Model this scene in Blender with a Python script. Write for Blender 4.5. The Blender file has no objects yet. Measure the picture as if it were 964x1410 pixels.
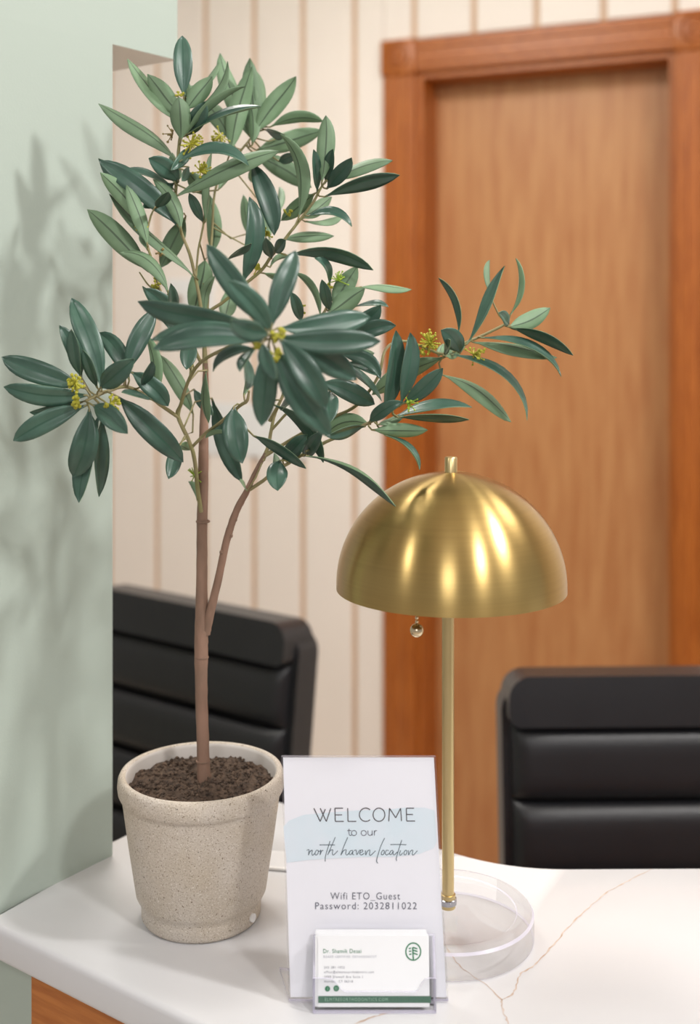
import bpy, bmesh, math, random
from mathutils import Vector, Matrix
random.seed(7)
SC = bpy.context.scene
COL = SC.collection

# ------------------------------------------------------------------ camera
F, HX, HY = 1620.0, 482.0, 430.0          # focal length and principal point in photo pixels (964 x 1410)
CZ, TOP = 1.505, 0.95                     # camera height, counter height
cam = bpy.data.cameras.new('camera')
cam.sensor_fit = 'AUTO'; cam.sensor_width = 36.0
cam.lens = 36.0 * F / 1410.0
cam.shift_y = -(705.0 - HY) / 1410.0      # level view, vertical shift (parallel verticals)
cam.dof.use_dof = True; cam.dof.focus_distance = 1.03; cam.dof.aperture_fstop = 3.4
camo = bpy.data.objects.new('camera', cam); COL.objects.link(camo)
camo.location = (0, 0, CZ); camo.rotation_euler = (math.radians(90), 0, 0)
SC.camera = camo

# ------------------------------------------------------------------ light
w = bpy.data.worlds.new('world'); SC.world = w; w.use_nodes = True
w.node_tree.nodes['Background'].inputs[0].default_value = (1.0, 0.97, 0.95, 1)
w.node_tree.nodes['Background'].inputs[1].default_value = 0.38
SC.view_settings.view_transform = 'Standard'; SC.view_settings.look = 'None'
SC.view_settings.gamma = 1.0; SC.view_settings.use_curve_mapping = False
SC.view_settings.exposure = 0.0

def lamp(name, loc, size, energy, col=(1, .96, .9), target=None):
    l = bpy.data.lights.new(name, 'AREA'); l.shape = 'DISK'; l.size = size; l.energy = energy; l.color = col
    o = bpy.data.objects.new(name, l); COL.objects.link(o); o.location = loc
    if target is not None:
        d = Vector(target) - Vector(loc)
        o.rotation_euler = d.to_track_quat('-Z', 'Y').to_euler()
    return o
lamp('downlight_key', (1.25, 0.6, 2.68), 0.14, 21, (1, .98, .96), (-0.1, 1.05, 1.2))
lamp('downlight_front', (0.9, -0.4, 2.5), 0.2, 15, (1, .98, .97), (0.0, 1.05, 1.1))
lamp('downlight_front_left', (-1.5, -0.1, 2.6), 0.2, 6, (1, .98, .97), (0.0, 1.1, 1.1))
lamp('downlight_far', (-0.35, -2.4, 2.5), 0.8, 21, (.98, .98, 1), (0.0, 1.1, 1.0))
lamp('back_wall_fill', (-0.45, 1.75, 2.7), 0.6, 27, (1, .95, .9))  # unseen lamp, added to light the back wall
lamp('back_wall_fill_right', (1.3, 1.6, 2.7), 0.6, 8, (1, .95, .9))  # second unseen lamp, added for the right of the back wall

# ------------------------------------------------------------------ helpers
def P(x, y, Y):
    return Vector(((x - HX) / F * Y, Y, CZ - (y - HY) / F * Y))
def on_counter(x, y, z=TOP):
    Y = (CZ - z) * F / (y - HY)
    return P(x, y, Y)
def on_plane(x, y, o, n):
    d = P(x, y, 1.0) - Vector((0, 0, CZ)); c = Vector((0, 0, CZ))
    t = (o - c).dot(n) / d.dot(n)
    return c + d * t
def lin(c):
    return tuple(((v / 255) / 12.92 if v / 255 <= .04045 else ((v / 255 + .055) / 1.055) ** 2.4) for v in c) + (1.0,)

def mesh_obj(name, verts, faces, mats, parent=None, origin=None, smooth=False, mat_idx=None):
    o0 = Vector(origin) if origin is not None else Vector((0, 0, 0))
    me = bpy.data.meshes.new(name)
    me.from_pydata([tuple(Vector(v) - o0) for v in verts], [], faces)
    if not isinstance(mats, (list, tuple)): mats = [mats]
    for m in mats: me.materials.append(m)
    if mat_idx:
        for p, i in zip(me.polygons, mat_idx): p.material_index = i
    if smooth:
        for p in me.polygons: p.use_smooth = True
    me.update()
    return link(name, me, parent, o0)
WORLD = {}
def link(name, data, parent=None, origin=(0, 0, 0)):
    o = bpy.data.objects.new(name, data); COL.objects.link(o)
    origin = Vector(origin)
    if parent is not None:
        o.parent = parent; o.location = origin - WORLD[parent.name]
    else:
        o.location = origin
    WORLD[o.name] = origin
    return o
def thing(name, loc, label, cat, group=None):
    o = link(name, None, None, loc); o.empty_display_size = .02
    return tag(o, label, cat, group)
def tag(o, label, cat, group=None):
    o['label'] = label; o['category'] = cat
    if group: o['group'] = group
    return o
def struct(o, label=None):
    o['kind'] = 'structure'
    if label: o['label'] = label
    return o
def bm_obj(name, bm, mats, parent=None, origin=None, smooth=True, angle=40):
    me = bpy.data.meshes.new(name)
    bmesh.ops.recalc_face_normals(bm, faces=bm.faces)
    o0 = Vector(origin) if origin is not None else Vector((0, 0, 0))
    for v in bm.verts: v.co -= o0
    bm.to_mesh(me); bm.free()
    if not isinstance(mats, (list, tuple)): mats = [mats]
    for m in mats: me.materials.append(m)
    if smooth: smooth_by_angle(me, angle)
    return link(name, me, parent, o0)
def smooth_by_angle(me, deg):
    bm = bmesh.new(); bm.from_mesh(me)
    for f in bm.faces: f.smooth = True
    for e in bm.edges:
        if len(e.link_faces) == 2 and e.calc_face_angle(0) > math.radians(deg): e.smooth = False
    bm.to_mesh(me); bm.free()
def box_bm(bm, x0, x1, y0, y1, z0, z1, fn=None, bevel=0, seg=2):
    vs = [Vector((x, y, z)) for x in (x0, x1) for y in (y0, y1) for z in (z0, z1)]
    b2 = bmesh.new()
    vv = [b2.verts.new(v) for v in vs]
    for f in ((0, 1, 3, 2), (4, 6, 7, 5), (0, 4, 5, 1), (2, 3, 7, 6), (0, 2, 6, 4), (1, 5, 7, 3)):
        b2.faces.new([vv[i] for i in f])
    if bevel: bmesh.ops.bevel(b2, geom=list(b2.edges), offset=bevel, segments=seg, profile=.5, affect='EDGES')
    merge(bm, b2, fn)
def merge(bm, b2, fn=None):
    m = {}
    for v in b2.verts: m[v] = bm.verts.new(fn(v.co) if fn else v.co)
    for f in b2.faces:
        nf = bm.faces.new([m[v] for v in f.verts]); nf.material_index = f.material_index
    b2.free()
def prism_bm(bm, poly, z0, z1, fn=None, bevel=0, seg=3):
    b2 = bmesh.new()
    a = [b2.verts.new((p[0], p[1], z0)) for p in poly]; b = [b2.verts.new((p[0], p[1], z1)) for p in poly]
    n = len(poly)
    b2.faces.new(a[::-1]); b2.faces.new(b)
    for i in range(n): b2.faces.new((a[i], a[(i + 1) % n], b[(i + 1) % n], b[i]))
    if bevel:
        ed = [e for e in b2.edges if abs(e.verts[0].co.z - e.verts[1].co.z) < 1e-6]
        bmesh.ops.bevel(b2, geom=ed, offset=bevel, segments=seg, profile=.5, affect='EDGES')
    merge(bm, b2, fn)
def lathe_bm(bm, prof, c, seg=64):
    rings = []
    for r, z in prof:
        if r < 1e-6: rings.append([bm.verts.new((c[0], c[1], c[2] + z))])
        else: rings.append([bm.verts.new((c[0] + r * math.cos(2 * math.pi * i / seg), c[1] + r * math.sin(2 * math.pi * i / seg), c[2] + z)) for i in range(seg)])
    for a, b in zip(rings, rings[1:]):
        for i in range(seg):
            j = (i + 1) % seg
            if len(a) == 1 and len(b) == 1: continue
            if len(a) == 1: bm.faces.new((a[0], b[i], b[j]))
            elif len(b) == 1: bm.faces.new((a[i], a[j], b[0]))
            else: bm.faces.new((a[i], a[j], b[j], b[i]))
def catmull(pts, n=6):
    pts = [Vector(p) for p in pts]
    if len(pts) < 3: return pts
    q = [2 * pts[0] - pts[1]] + pts + [2 * pts[-1] - pts[-2]]
    out = []
    for i in range(1, len(q) - 2):
        p0, p1, p2, p3 = q[i - 1:i + 3]
        for k in range(n):
            t = k / n
            out.append(.5 * ((2 * p1) + (p2 - p0) * t + (2 * p0 - 5 * p1 + 4 * p2 - p3) * t * t + (3 * p1 - p0 - 3 * p2 + p3) * t ** 3))
    out.append(pts[-1]); return out
def tube_bm(bm, pts, rad, seg=8, jitter=0):
    n = len(pts); rings = []
    up = Vector((0.3, 1, 0.2)).normalized()
    for i, p in enumerate(pts):
        t = (pts[min(i + 1, n - 1)] - pts[max(i - 1, 0)]).normalized()
        s = t.cross(up)
        if s.length < 1e-4: s = t.cross(Vector((1, 0, 0)))
        s.normalize(); u = s.cross(t)
        r = rad[i] if isinstance(rad, (list, tuple)) else rad
        rings.append([bm.verts.new(p + (s * math.cos(a) + u * math.sin(a)) * r * (1 + random.uniform(-jitter, jitter))) for a in [2 * math.pi * k / seg for k in range(seg)]])
    for a, b in zip(rings, rings[1:]):
        for k in range(seg): bm.faces.new((a[k], a[(k + 1) % seg], b[(k + 1) % seg], b[k]))
    bm.faces.new(rings[0][::-1]); bm.faces.new(rings[-1])
def ball_bm(bm, c, r, sub=1, squash=1):
    bmesh.ops.create_icosphere(bm, subdivisions=sub, radius=r, matrix=Matrix.Translation(c))

# ------------------------------------------------------------------ materials
def mat(name, col, rough=.5, metal=0, spec=.5, var=0, scale=20, bump=0, bscale=200, coat=0, objrand=0, col2=None, stretch=None):
    m = bpy.data.materials.new(name); m.use_nodes = True
    nt = m.node_tree; b = nt.nodes['Principled BSDF']
    b.inputs['Roughness'].default_value = rough; b.inputs['Metallic'].default_value = metal
    b.inputs['Specular IOR Level'].default_value = spec; b.inputs['Coat Weight'].default_value = coat
    tc = nt.nodes.new('ShaderNodeTexCoord')
    vec = tc.outputs['Object']
    if stretch:
        mp = nt.nodes.new('ShaderNodeMapping'); mp.inputs['Scale'].default_value = stretch
        nt.links.new(vec, mp.inputs['Vector']); vec = mp.outputs['Vector']
    c = lin(col)
    no = nt.nodes.new('ShaderNodeTexNoise'); no.inputs['Scale'].default_value = scale; no.inputs['Detail'].default_value = 4
    nt.links.new(vec, no.inputs['Vector'])
    mx = nt.nodes.new('ShaderNodeMix'); mx.data_type = 'RGBA'
    c2 = lin(col2) if col2 else tuple(v * (1 - var) for v in c[:3]) + (1,)
    mx.inputs['A'].default_value = c; mx.inputs['B'].default_value = c2
    rp = nt.nodes.new('ShaderNodeValToRGB'); rp.color_ramp.elements[0].position = .35; rp.color_ramp.elements[1].position = .68
    nt.links.new(no.outputs['Fac'], rp.inputs['Fac']); nt.links.new(rp.outputs['Color'], mx.inputs['Factor'])
    out = mx.outputs['Result']
    if objrand:
        oi = nt.nodes.new('ShaderNodeObjectInfo'); hs = nt.nodes.new('ShaderNodeHueSaturation')
        mr = nt.nodes.new('ShaderNodeMapRange'); mr.inputs['To Min'].default_value = 1 - objrand; mr.inputs['To Max'].default_value = 1 + objrand
        nt.links.new(oi.outputs['Random'], mr.inputs['Value']); nt.links.new(mr.outputs['Result'], hs.inputs['Value'])
        nt.links.new(out, hs.inputs['Color']); out = hs.outputs['Color']
    nt.links.new(out, b.inputs['Base Color'])
    if bump:
        n2 = nt.nodes.new('ShaderNodeTexNoise'); n2.inputs['Scale'].default_value = bscale; n2.inputs['Detail'].default_value = 3
        nt.links.new(vec, n2.inputs['Vector'])
        bp = nt.nodes.new('ShaderNodeBump'); bp.inputs['Strength'].default_value = bump; bp.inputs['Distance'].default_value = .002
        nt.links.new(n2.outputs['Fac'], bp.inputs['Height']); nt.links.new(bp.outputs['Normal'], b.inputs['Normal'])
    return m
def mat_brass():
    m = mat('brushed_brass', (188, 160, 102), .3, 1.0, var=.06, scale=8, stretch=(1, 1, 60))
    nt = m.node_tree; b = nt.nodes['Principled BSDF']
    b.inputs['Anisotropic'].default_value = .85; b.inputs['Anisotropic Rotation'].default_value = .25
    t = nt.nodes.new('ShaderNodeTangent'); t.direction_type = 'RADIAL'; t.axis = 'Z'
    nt.links.new(t.outputs['Tangent'], b.inputs['Tangent'])
    return m
def mat_acrylic(name, tint=(.994, .994, .998), ior=1.49, rough=.03, solid=0.0):
    m = bpy.data.materials.new(name); m.use_nodes = True; nt = m.node_tree
    nt.nodes.remove(nt.nodes['Principled BSDF']); out = nt.nodes['Material Output']
    tr = nt.nodes.new('ShaderNodeBsdfTransparent'); tr.inputs[0].default_value = tint + (1,)
    gl = nt.nodes.new('ShaderNodeBsdfGlossy'); gl.inputs['Roughness'].default_value = rough
    lw = nt.nodes.new('ShaderNodeLayerWeight'); pw_ = nt.nodes.new('ShaderNodeMath'); pw_.operation = 'POWER'; pw_.inputs[1].default_value = 5
    fr = nt.nodes.new('ShaderNodeMath'); fr.operation = 'MULTIPLY_ADD'; fr.inputs[1].default_value = .6; fr.inputs[2].default_value = .04
    lw.inputs[0].default_value = .5
    nt.links.new(lw.outputs['Facing'], pw_.inputs[0]); nt.links.new(pw_.outputs[0], fr.inputs[0])
    mx = nt.nodes.new('ShaderNodeMixShader')
    base = tr.outputs[0]
    if solid:
        rf = nt.nodes.new('ShaderNodeBsdfRefraction'); rf.inputs['IOR'].default_value = ior; rf.inputs['Roughness'].default_value = 0
        rf.inputs[0].default_value = tint + (1,)
        m2 = nt.nodes.new('ShaderNodeMixShader'); m2.inputs[0].default_value = solid
        nt.links.new(tr.outputs[0], m2.inputs[1]); nt.links.new(rf.outputs[0], m2.inputs[2]); base = m2.outputs[0]
    nt.links.new(fr.outputs[0], mx.inputs[0]); nt.links.new(base, mx.inputs[1]); nt.links.new(gl.outputs[0], mx.inputs[2])
    nt.links.new(mx.outputs[0], out.inputs['Surface'])
    return m
def mat_pot():
    m = mat('stoneware', (206, 196, 184), .75, var=.12, scale=24, col2=(196, 183, 165), bump=.35, bscale=500)
    nt = m.node_tree; b = nt.nodes['Principled BSDF']
    src = b.inputs['Base Color'].links[0].from_socket
    tc = nt.nodes['Texture Coordinate']
    for sc_, thr, colr in ((900, .60, (168, 154, 136)), (520, .66, (128, 112, 92)), (210, .735, (92, 80, 66)), (800, .62, (222, 214, 204))):
        n = nt.nodes.new('ShaderNodeTexNoise'); n.inputs['Scale'].default_value = sc_; n.inputs['Detail'].default_value = 2
        nt.links.new(tc.outputs['Object'], n.inputs['Vector'])
        r = nt.nodes.new('ShaderNodeValToRGB'); r.color_ramp.elements[0].position = thr; r.color_ramp.elements[1].position = thr + .03
        nt.links.new(n.outputs['Fac'], r.inputs['Fac'])
        x = nt.nodes.new('ShaderNodeMix'); x.data_type = 'RGBA'; x.inputs['B'].default_value = lin(colr)
        nt.links.new(r.outputs['Color'], x.inputs['Factor']); nt.links.new(src, x.inputs['A']); src = x.outputs['Result']
    nt.links.new(src, b.inputs['Base Color'])
    return m
M_green = mat('sage_paint', (176, 188, 178), .6, var=.02, scale=3, bump=.05, bscale=400)
M_soffit = mat('soffit_bounce_tone', (248, 238, 230), .6, var=.02)  # cream tone imitates bounced light on the green bulkhead's underside
M_counter = mat('white_quartz', (213, 213, 215), .28, var=.025, scale=5, coat=.15)
M_vein = mat('quartz_vein', (184, 156, 136), .4, var=.3, scale=90, col2=(212, 200, 192))
M_panelwood = mat('oak_panel_orange', (196, 122, 58), .45, scale=14, col2=(168, 94, 38), stretch=(1, 1, 12))
M_plank = mat('cream_plank', (243, 231, 221), .55, var=.02, scale=6, objrand=.012)
M_groove = mat('tan_backing', (222, 190, 160), .7, var=.05)
M_casing = mat('oak_casing', (178, 101, 38), .38, scale=22, col2=(154, 80, 24), stretch=(6, 6, .5))
M_casing_h = mat('oak_casing_head', (178, 101, 38), .38, scale=22, col2=(154, 80, 24), stretch=(.5, 6, 6))
M_door = mat('oak_door', (192, 137, 88), .42, scale=9, col2=(176, 116, 70), stretch=(5, 5, .55))
M_floor = mat('pale_bounce_tile', (228, 216, 202), .6, var=.08, scale=120)  # floor colour lightened to bounce light onto lower wall and soffit
M_ceil = mat('ceiling_white', (235, 232, 228), .8, var=.02)
M_leather = mat('black_leather', (34, 34, 37), .36, var=.1, bump=.25, bscale=500)
M_chrome = mat('chrome', (190, 190, 195), .15, 1.0)
M_blackpl = mat('black_plastic', (25, 25, 26), .45)
M_brass = mat_brass()
M_brassp = mat('satin_brass', (214, 192, 142), .36, 1.0, var=.04)
M_white = mat('white_plastic', (236, 234, 232), .4, var=.02)
M_bulb = mat('opal_glass', (240, 236, 226), .3)
M_acry = mat_acrylic('clear_acrylic')
M_acry_solid = mat_acrylic('clear_acrylic_solid', (.992, .99, .992), 1.49, .02, .14)
def mat_edge():
    m = mat('acrylic_edge', (222, 218, 236), .25)
    nt = m.node_tree; out = nt.nodes['Material Output']; b = nt.nodes['Principled BSDF']
    tr = nt.nodes.new('ShaderNodeBsdfTransparent'); mx = nt.nodes.new('ShaderNodeMixShader'); mx.inputs[0].default_value = .55
    nt.links.new(tr.outputs[0], mx.inputs[1]); nt.links.new(b.outputs[0], mx.inputs[2]); nt.links.new(mx.outputs[0], out.inputs['Surface'])
    return m
M_edge = mat_edge()
M_paper = mat('sign_paper', (246, 246, 252), .6, var=.01)
M_card = mat('card_stock', (244, 245, 247), .6, var=.01)
M_swash = mat('pale_blue_print', (222, 237, 245), .6, col2=(230, 239, 247), scale=30)
M_ink = mat('dark_print', (66, 58, 64), .6)
M_ink2 = mat('grey_print', (92, 92, 108), .6)
M_inks = mat('slate_script_print', (74, 92, 104), .6)
M_cgreen = mat('green_print', (44, 124, 84), .6)
M_cband = mat('deep_green_print', (58, 106, 82), .6)
M_cgrey = mat('pale_grey_print', (150, 152, 166), .6)
M_bandtxt = mat('pale_green_print', (150, 190, 166), .6)
M_pot = mat_pot()
M_potin = mat('pot_inner_glaze', (214, 208, 202), .6, var=.06, scale=20)
M_soil = mat('soil', (98, 80, 66), .95, scale=160, col2=(56, 45, 37), bump=.6, bscale=300)
M_bark = mat('bark', (150, 118, 100), .8, scale=60, col2=(122, 98, 82), bump=.5, bscale=160, stretch=(1, 1, .35))
M_twig = mat('green_twig', (132, 128, 82), .7, scale=50, col2=(150, 138, 104), bump=.3)
M_ltop = mat('leaf_upper', (70, 101, 86), .34, scale=40, col2=(54, 82, 70), objrand=.18, spec=.55)
M_lund = mat('leaf_underside', (118, 145, 112), .6, scale=40, col2=(103, 130, 98), objrand=.2)
M_lribt = mat('leaf_rib_upper', (50, 86, 70), .45)
M_lribu = mat('leaf_rib_underside', (72, 90, 68), .6)
M_bud = mat('bud_yellow', (190, 186, 62), .6, scale=60, col2=(160, 156, 50))
M_budg = mat('bud_green', (170, 200, 70), .6, scale=60, col2=(140, 170, 60))
M_budb = mat('bud_brown', (140, 120, 70), .6)

# ------------------------------------------------------------------ setting: counter frame (u along front edge, v into the depth)
UX, UY = 0.8097, -0.5868
def UV(u, v, z=0): return Vector((u * UX - v * UY, u * UY + v * UX, z))
def uvfn(p): return UV(p[0], p[1], p[2])

bm = bmesh.new()
box_bm(bm, -4, 4, -3.5, 4.8, -.05, 0)
struct(bm_obj('floor', bm, M_floor, smooth=False), 'pale tile floor lightened to bounce light upward')
bm = bmesh.new()
box_bm(bm, -4, 4, -3.5, 4.8, 2.75, 2.8)
struct(bm_obj('ceiling', bm, M_ceil, smooth=False), 'plain white ceiling')

# back wall : points (X, Y0 - K X)
K, Y0 = 0.44, 3.2
SQ = math.sqrt(1 + K * K)
EW = Vector((1, -K, 0)) / SQ; NW = Vector((-K, -1, 0)) / SQ
def WL(p): return Vector((0, Y0, 0)) + EW * p[0] + NW * p[1] + Vector((0, 0, p[2]))
def wq(x):
    s = (x - HX) / F
    return Y0 * s / (1 + K * s) * SQ
QL, QI0, QI1 = wq(531), wq(575), wq(931)
CW = QI0 - QL; QR = QI1 + CW
ZC0, ZC1 = 2.140, 2.228
bm = bmesh.new()
box_bm(bm, -2.6, QI0, -.14, 0, 0, 2.75, WL)
box_bm(bm, QI1, 4.2, -.14, 0, 0, 2.75, WL)
box_bm(bm, QI0, QI1, -.14, 0, ZC0, 2.75, WL)
wall = struct(bm_obj('wall_back', bm, M_groove, smooth=False), 'cream vertical plank wall with tan grooves behind the counter')
gro = [wq(x) for x in (285, 352, 419, 490, 572, 654, 740, 832, 930)]
pw = (gro[-1] - gro[0]) / 8
while gro[0] > -2.5: gro.insert(0, gro[0] - pw)
while gro[-1] < 4.1: gro.append(gro[-1] + pw)
def plank(q0, q1, z0, z1):
    if q1 - q0 < .01: return
    bm = bmesh.new(); box_bm(bm, q0, q1, .0, .012, z0, z1, WL, bevel=.003, seg=1)
    bm_obj('plank', bm, M_plank, wall, WL((q0, 0, z0)), smooth=False)
for a, b in zip(gro, gro[1:]):
    a += .008; b -= .008
    if b <= QL or a >= QR: plank(a, b, 0, 2.75)
    else:
        if a < QL: plank(a, QL - .001, 0, 2.75)
        plank(max(a, QL), min(b, QR), ZC1, 2.75)
        if b > QR: plank(QR + .001, b, 0, 2.75)
# door
door = struct(link('door_1', None, None, WL((QI0, 0, 0))), 'flush oak door in an orange oak frame with corner rosettes')
bm = bmesh.new(); box_bm(bm, QI0 + .004, QI1 - .004, -.15, -.11, .01, ZC0 - .004, WL, bevel=.002, seg=1)
bm_obj('door_slab', bm, M_door, door, WL((QI0, 0, 0)), smooth=False)
for a, b in ((QL, QI0), (QI1, QR)):
    bm = bmesh.new()
    box_bm(bm, a, b, .0, .022, 0, ZC0 - .006, WL, bevel=.004)
    box_bm(bm, a + .018, a + .03, .018, .027, 0, ZC0 - .006, WL, bevel=.002)
    box_bm(bm, b - .03, b - .018, .018, .027, 0, ZC0 - .006, WL, bevel=.002)
    bm_obj('casing', bm, M_casing, door, WL((a, 0, 0)), smooth=False)
bm = bmesh.new()
box_bm(bm, QI0, QI1, 0, .022, ZC0, ZC1 - .004, WL, bevel=.004)
for z in (ZC0 + .018, ZC1 - .03): box_bm(bm, QI0, QI1, .018, .027, z, z + .012, WL, bevel=.002)
bm_obj('head_casing', bm, M_casing_h, door, WL((QI0, 0, ZC0)), smooth=False)
for a, b in ((QI0, QI0 + .016), (QI1 - .016, QI1)):
    bm = bmesh.new(); box_bm(bm, a, b, -.13, 0.002, 0, ZC0, WL); bm_obj('jamb', bm, M_casing, door, WL((a, 0, 0)), smooth=False)
bm = bmesh.new(); box_bm(bm, QI0 + .016, QI1 - .016, -.13, 0.002, ZC0 - .016, ZC0, WL); bm_obj('head_jamb', bm, M_casing_h, door, WL((QI0, 0, ZC0)), smooth=False)
for a, b in ((QL, QI0), (QI1, QR)):
    bm = bmesh.new(); box_bm(bm, a - .003, b + .003, 0, .03, ZC0 - .006, ZC1, WL, bevel=.004)
    c = (a + b) / 2; zc = (ZC0 + ZC1) / 2
    for r0, r1, h in ((.034, .026, .037), (.018, .004, .036)):
        prof = [(r0, .029), (r0 - .003, h), (r1 + .003, h), (r1, .029)]
        for (ra, ha), (rb, hb) in zip(prof, prof[1:]):
            n = 28
            va = [bm.verts.new(WL((c + ra * math.cos(2 * math.pi * i / n), ha, zc + ra * math.sin(2 * math.pi * i / n)))) for i in range(n)]
            vb = [bm.verts.new(WL((c + rb * math.cos(2 * math.pi * i / n), hb, zc + rb * math.sin(2 * math.pi * i / n)))) for i in range(n)]
            for i in range(n): bm.faces.new((va[i], va[(i + 1) % n], vb[(i + 1) % n], vb[i]))
    bm_obj('corner_block', bm, M_casing, door, WL((a, 0, ZC0)))

# green pier, end face along v, with bulkhead above
bm = bmesh.new()
box_bm(bm, -2.4, -.867, .70, .831, 0, .917, uvfn)
box_bm(bm, -2.4, -.902, .677, .831, .917, 1.779, uvfn)
pier = struct(bm_obj('wall_left', bm, M_green, smooth=False), 'sage green pier wall at the end of the counter')
bm = bmesh.new()
box_bm(bm, -2.4, -.902, .677, .925, 1.779, 2.75, uvfn)
bmesh.ops.recalc_face_normals(bm, faces=bm.faces)
for f in bm.faces:
    if f.calc_center_median().z < 1.78: f.material_index = 1
bm_obj('bulkhead', bm, [M_green, M_soffit], pier, UV(-.902, .677, 1.779), smooth=False)

# countertop
def P2(p): return (p.x, p.y)
b1 = Vector((.1575, 1.171, 0)); b2_ = Vector((1.15, 1.187, 0)); b0 = UV(-.929, 1.035)
def fillet(a, c, b, r, n=8):
    da, db = (a - c).normalized(), (b - c).normalized()
    p, q = c + da * r, c + db * r
    return [p * (1 - t) ** 2 + c * 2 * t * (1 - t) + q * t * t for t in [i / n for i in range(n + 1)]]
outline = [UV(-.902, .673), Vector((.029, .81, 0)), Vector((1.15, .826, 0)), b2_] + fillet(b2_, b1, b0, .06) + [b0, UV(-.929, .835), UV(-.902, .835)]
bm = bmesh.new(); prism_bm(bm, [P2(p) for p in outline], .918, TOP, bevel=.006, seg=3)
ctr = tag(bm_obj('countertop', bm, M_counter, None, UV(-.9, .7, .918), angle=50), 'white veined quartz countertop carrying the plant, sign and lamp', 'countertop')
def vein(pts, w0):
    pts = [on_counter(x, y) for x, y in pts]
    q = catmull(pts, 6); vs, fs = [], []
    for i, p in enumerate(q):
        t = (q[min(i + 1, len(q) - 1)] - q[max(i - 1, 0)]).normalized(); s = Vector((-t.y, t.x, 0))
        p = p + s * random.uniform(-.0007, .0007); ww = w0 * random.uniform(.35, 1.25)
        for k in (-1, 1): vs.append(p + s * ww * k + Vector((0, 0, .00015)))
    for i in range(len(q) - 1): fs.append((2 * i, 2 * i + 1, 2 * i + 3, 2 * i + 2))
    mesh_obj('vein', vs, fs, M_vein, ctr, pts[0])
vein([(897, 1197), (866, 1213), (839, 1227), (811, 1250), (788, 1271), (770, 1292), (755, 1309), (736, 1330), (717, 1341), (711, 1359), (702, 1372), (692, 1378), (693, 1393), (700, 1411), (690, 1440)], .0008)
vein([(692, 1377), (665, 1353), (640, 1336), (625, 1320), (612, 1300)], .0006)
vein([(560, 1385), (525, 1397), (505, 1404), (480, 1415), (455, 1440)], .0009)

# wooden counter front below the top
bm = bmesh.new()
base_poly = [UV(-.867, .70), Vector((.047, .838, 0)), Vector((1.15, .853, 0)), Vector((1.15, .873, 0)), Vector((.041, .858, 0)), UV(-.867, .72)]
prism_bm(bm, [P2(p) for p in base_poly], .0, .918)
cb = tag(bm_obj('counter_front', bm, M_panelwood, None, UV(-.867, .70, 0), smooth=False), 'orange oak counter front panel under the white countertop', 'counter')

# white things fixed to the back wall, seen blurred through the leaves
def wall_box(name, x0, x1, y0, y1, th, m, parent=None, bev=.003):
    q0, q1 = wq(x0), wq(x1)
    Yd = WL(((q0 + q1) / 2, 0, 0)).y
    z1 = CZ - (y0 - HY) / F * Yd; z0 = CZ - (y1 - HY) / F * Yd
    bm = bmesh.new(); box_bm(bm, q0, q1, .0125, .0125 + th, z0, z1, WL, bevel=bev)
    return bm_obj(name, bm, m, parent, WL((q0, .0125, z0)), smooth=False), (q0 + q1) / 2, (z0 + z1) / 2
nb, _, _ = wall_box('wall_sign', 287, 424, 556, 628, .004, M_white)
tag(nb, 'blank white rectangular plaque on the plank wall behind the leaves', 'wall plaque')
plate, pq, pz = wall_box('wall_plate', 236, 300, 384, 446, .012, M_white)
tag(plate, 'small white wall plate with a brown round knob behind the upper leaves', 'wall plate')
bm = bmesh.new(); c = WL((wq(252), .03, pz + .005)); bmesh.ops.create_uvsphere(bm, u_segments=16, v_segments=10, radius=.014, matrix=Matrix.Translation(c))
bm_obj('knob', bm, mat('brown_knob', (150, 125, 108), .5), plate, c)

# ------------------------------------------------------------------ chairs
def rslab(bm, x0, x1, z0, z1, y0, y1, rt, rb, bev, fn):
    """slab in the xz plane with rounded top / bottom corners, extruded in y"""
    pts = []
    for cx, cz, r, a0 in ((x1 - rt, z1 - rt, rt, 0), (x0 + rt, z1 - rt, rt, 90), (x0 + rb, z0 + rb, rb, 180), (x1 - rb, z0 + rb, rb, 270)):
        for k in range(11):
            a = math.radians(a0 + 90 * k / 10); pts.append((cx + r * math.cos(a), cz + r * math.sin(a)))
    prism_bm(bm, pts, y0, y1, lambda p: fn(Vector((p[0], p[2], p[1]))), bevel=bev, seg=4)
def pad(bm, x0, x1, z0, z1, y_back, y_edge, bulge, fn, nx=28, nz=12):
    """puffed upholstery channel: flat back, front swelling between its seams"""
    fr, bk = [], []
    for i in range(nx + 1):
        xn = -math.cos(math.pi * i / nx); a, b = [], []
        for j in range(nz + 1):
            zn = -math.cos(math.pi * j / nz)
            x = (x0 + x1) / 2 + xn * (x1 - x0) / 2; z = (z0 + z1) / 2 + zn * (z1 - z0) / 2
            h = max(0, 1 - abs(zn) ** 5) ** .5 * max(0, 1 - abs(xn) ** 14) ** .5
            a.append(bm.verts.new(fn(Vector((x, y_edge - bulge * h, z))))); b.append(bm.verts.new(fn(Vector((x, y_back, z)))))
        fr.append(a); bk.append(b)
    for i in range(nx):
        for j in range(nz):
            bm.faces.new((fr[i][j], fr[i + 1][j], fr[i + 1][j + 1], fr[i][j + 1]))
    rim = [(i, 0) for i in range(nx)] + [(nx, j) for j in range(nz)] + [(i, nz) for i in range(nx, 0, -1)] + [(0, j) for j in range(nz, 0, -1)]
    for (a, b), (c, d) in zip(rim, rim[1:] + rim[:1]): bm.faces.new((fr[a][b], bk[a][b], bk[c][d], fr[c][d]))
    bm.faces.new([bk[a][b] for a, b in rim])
    for i in range(nx + 1):
        for j in range(nz + 1):
            if not bk[i][j].link_faces: bm.verts.remove(bk[i][j])
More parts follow.
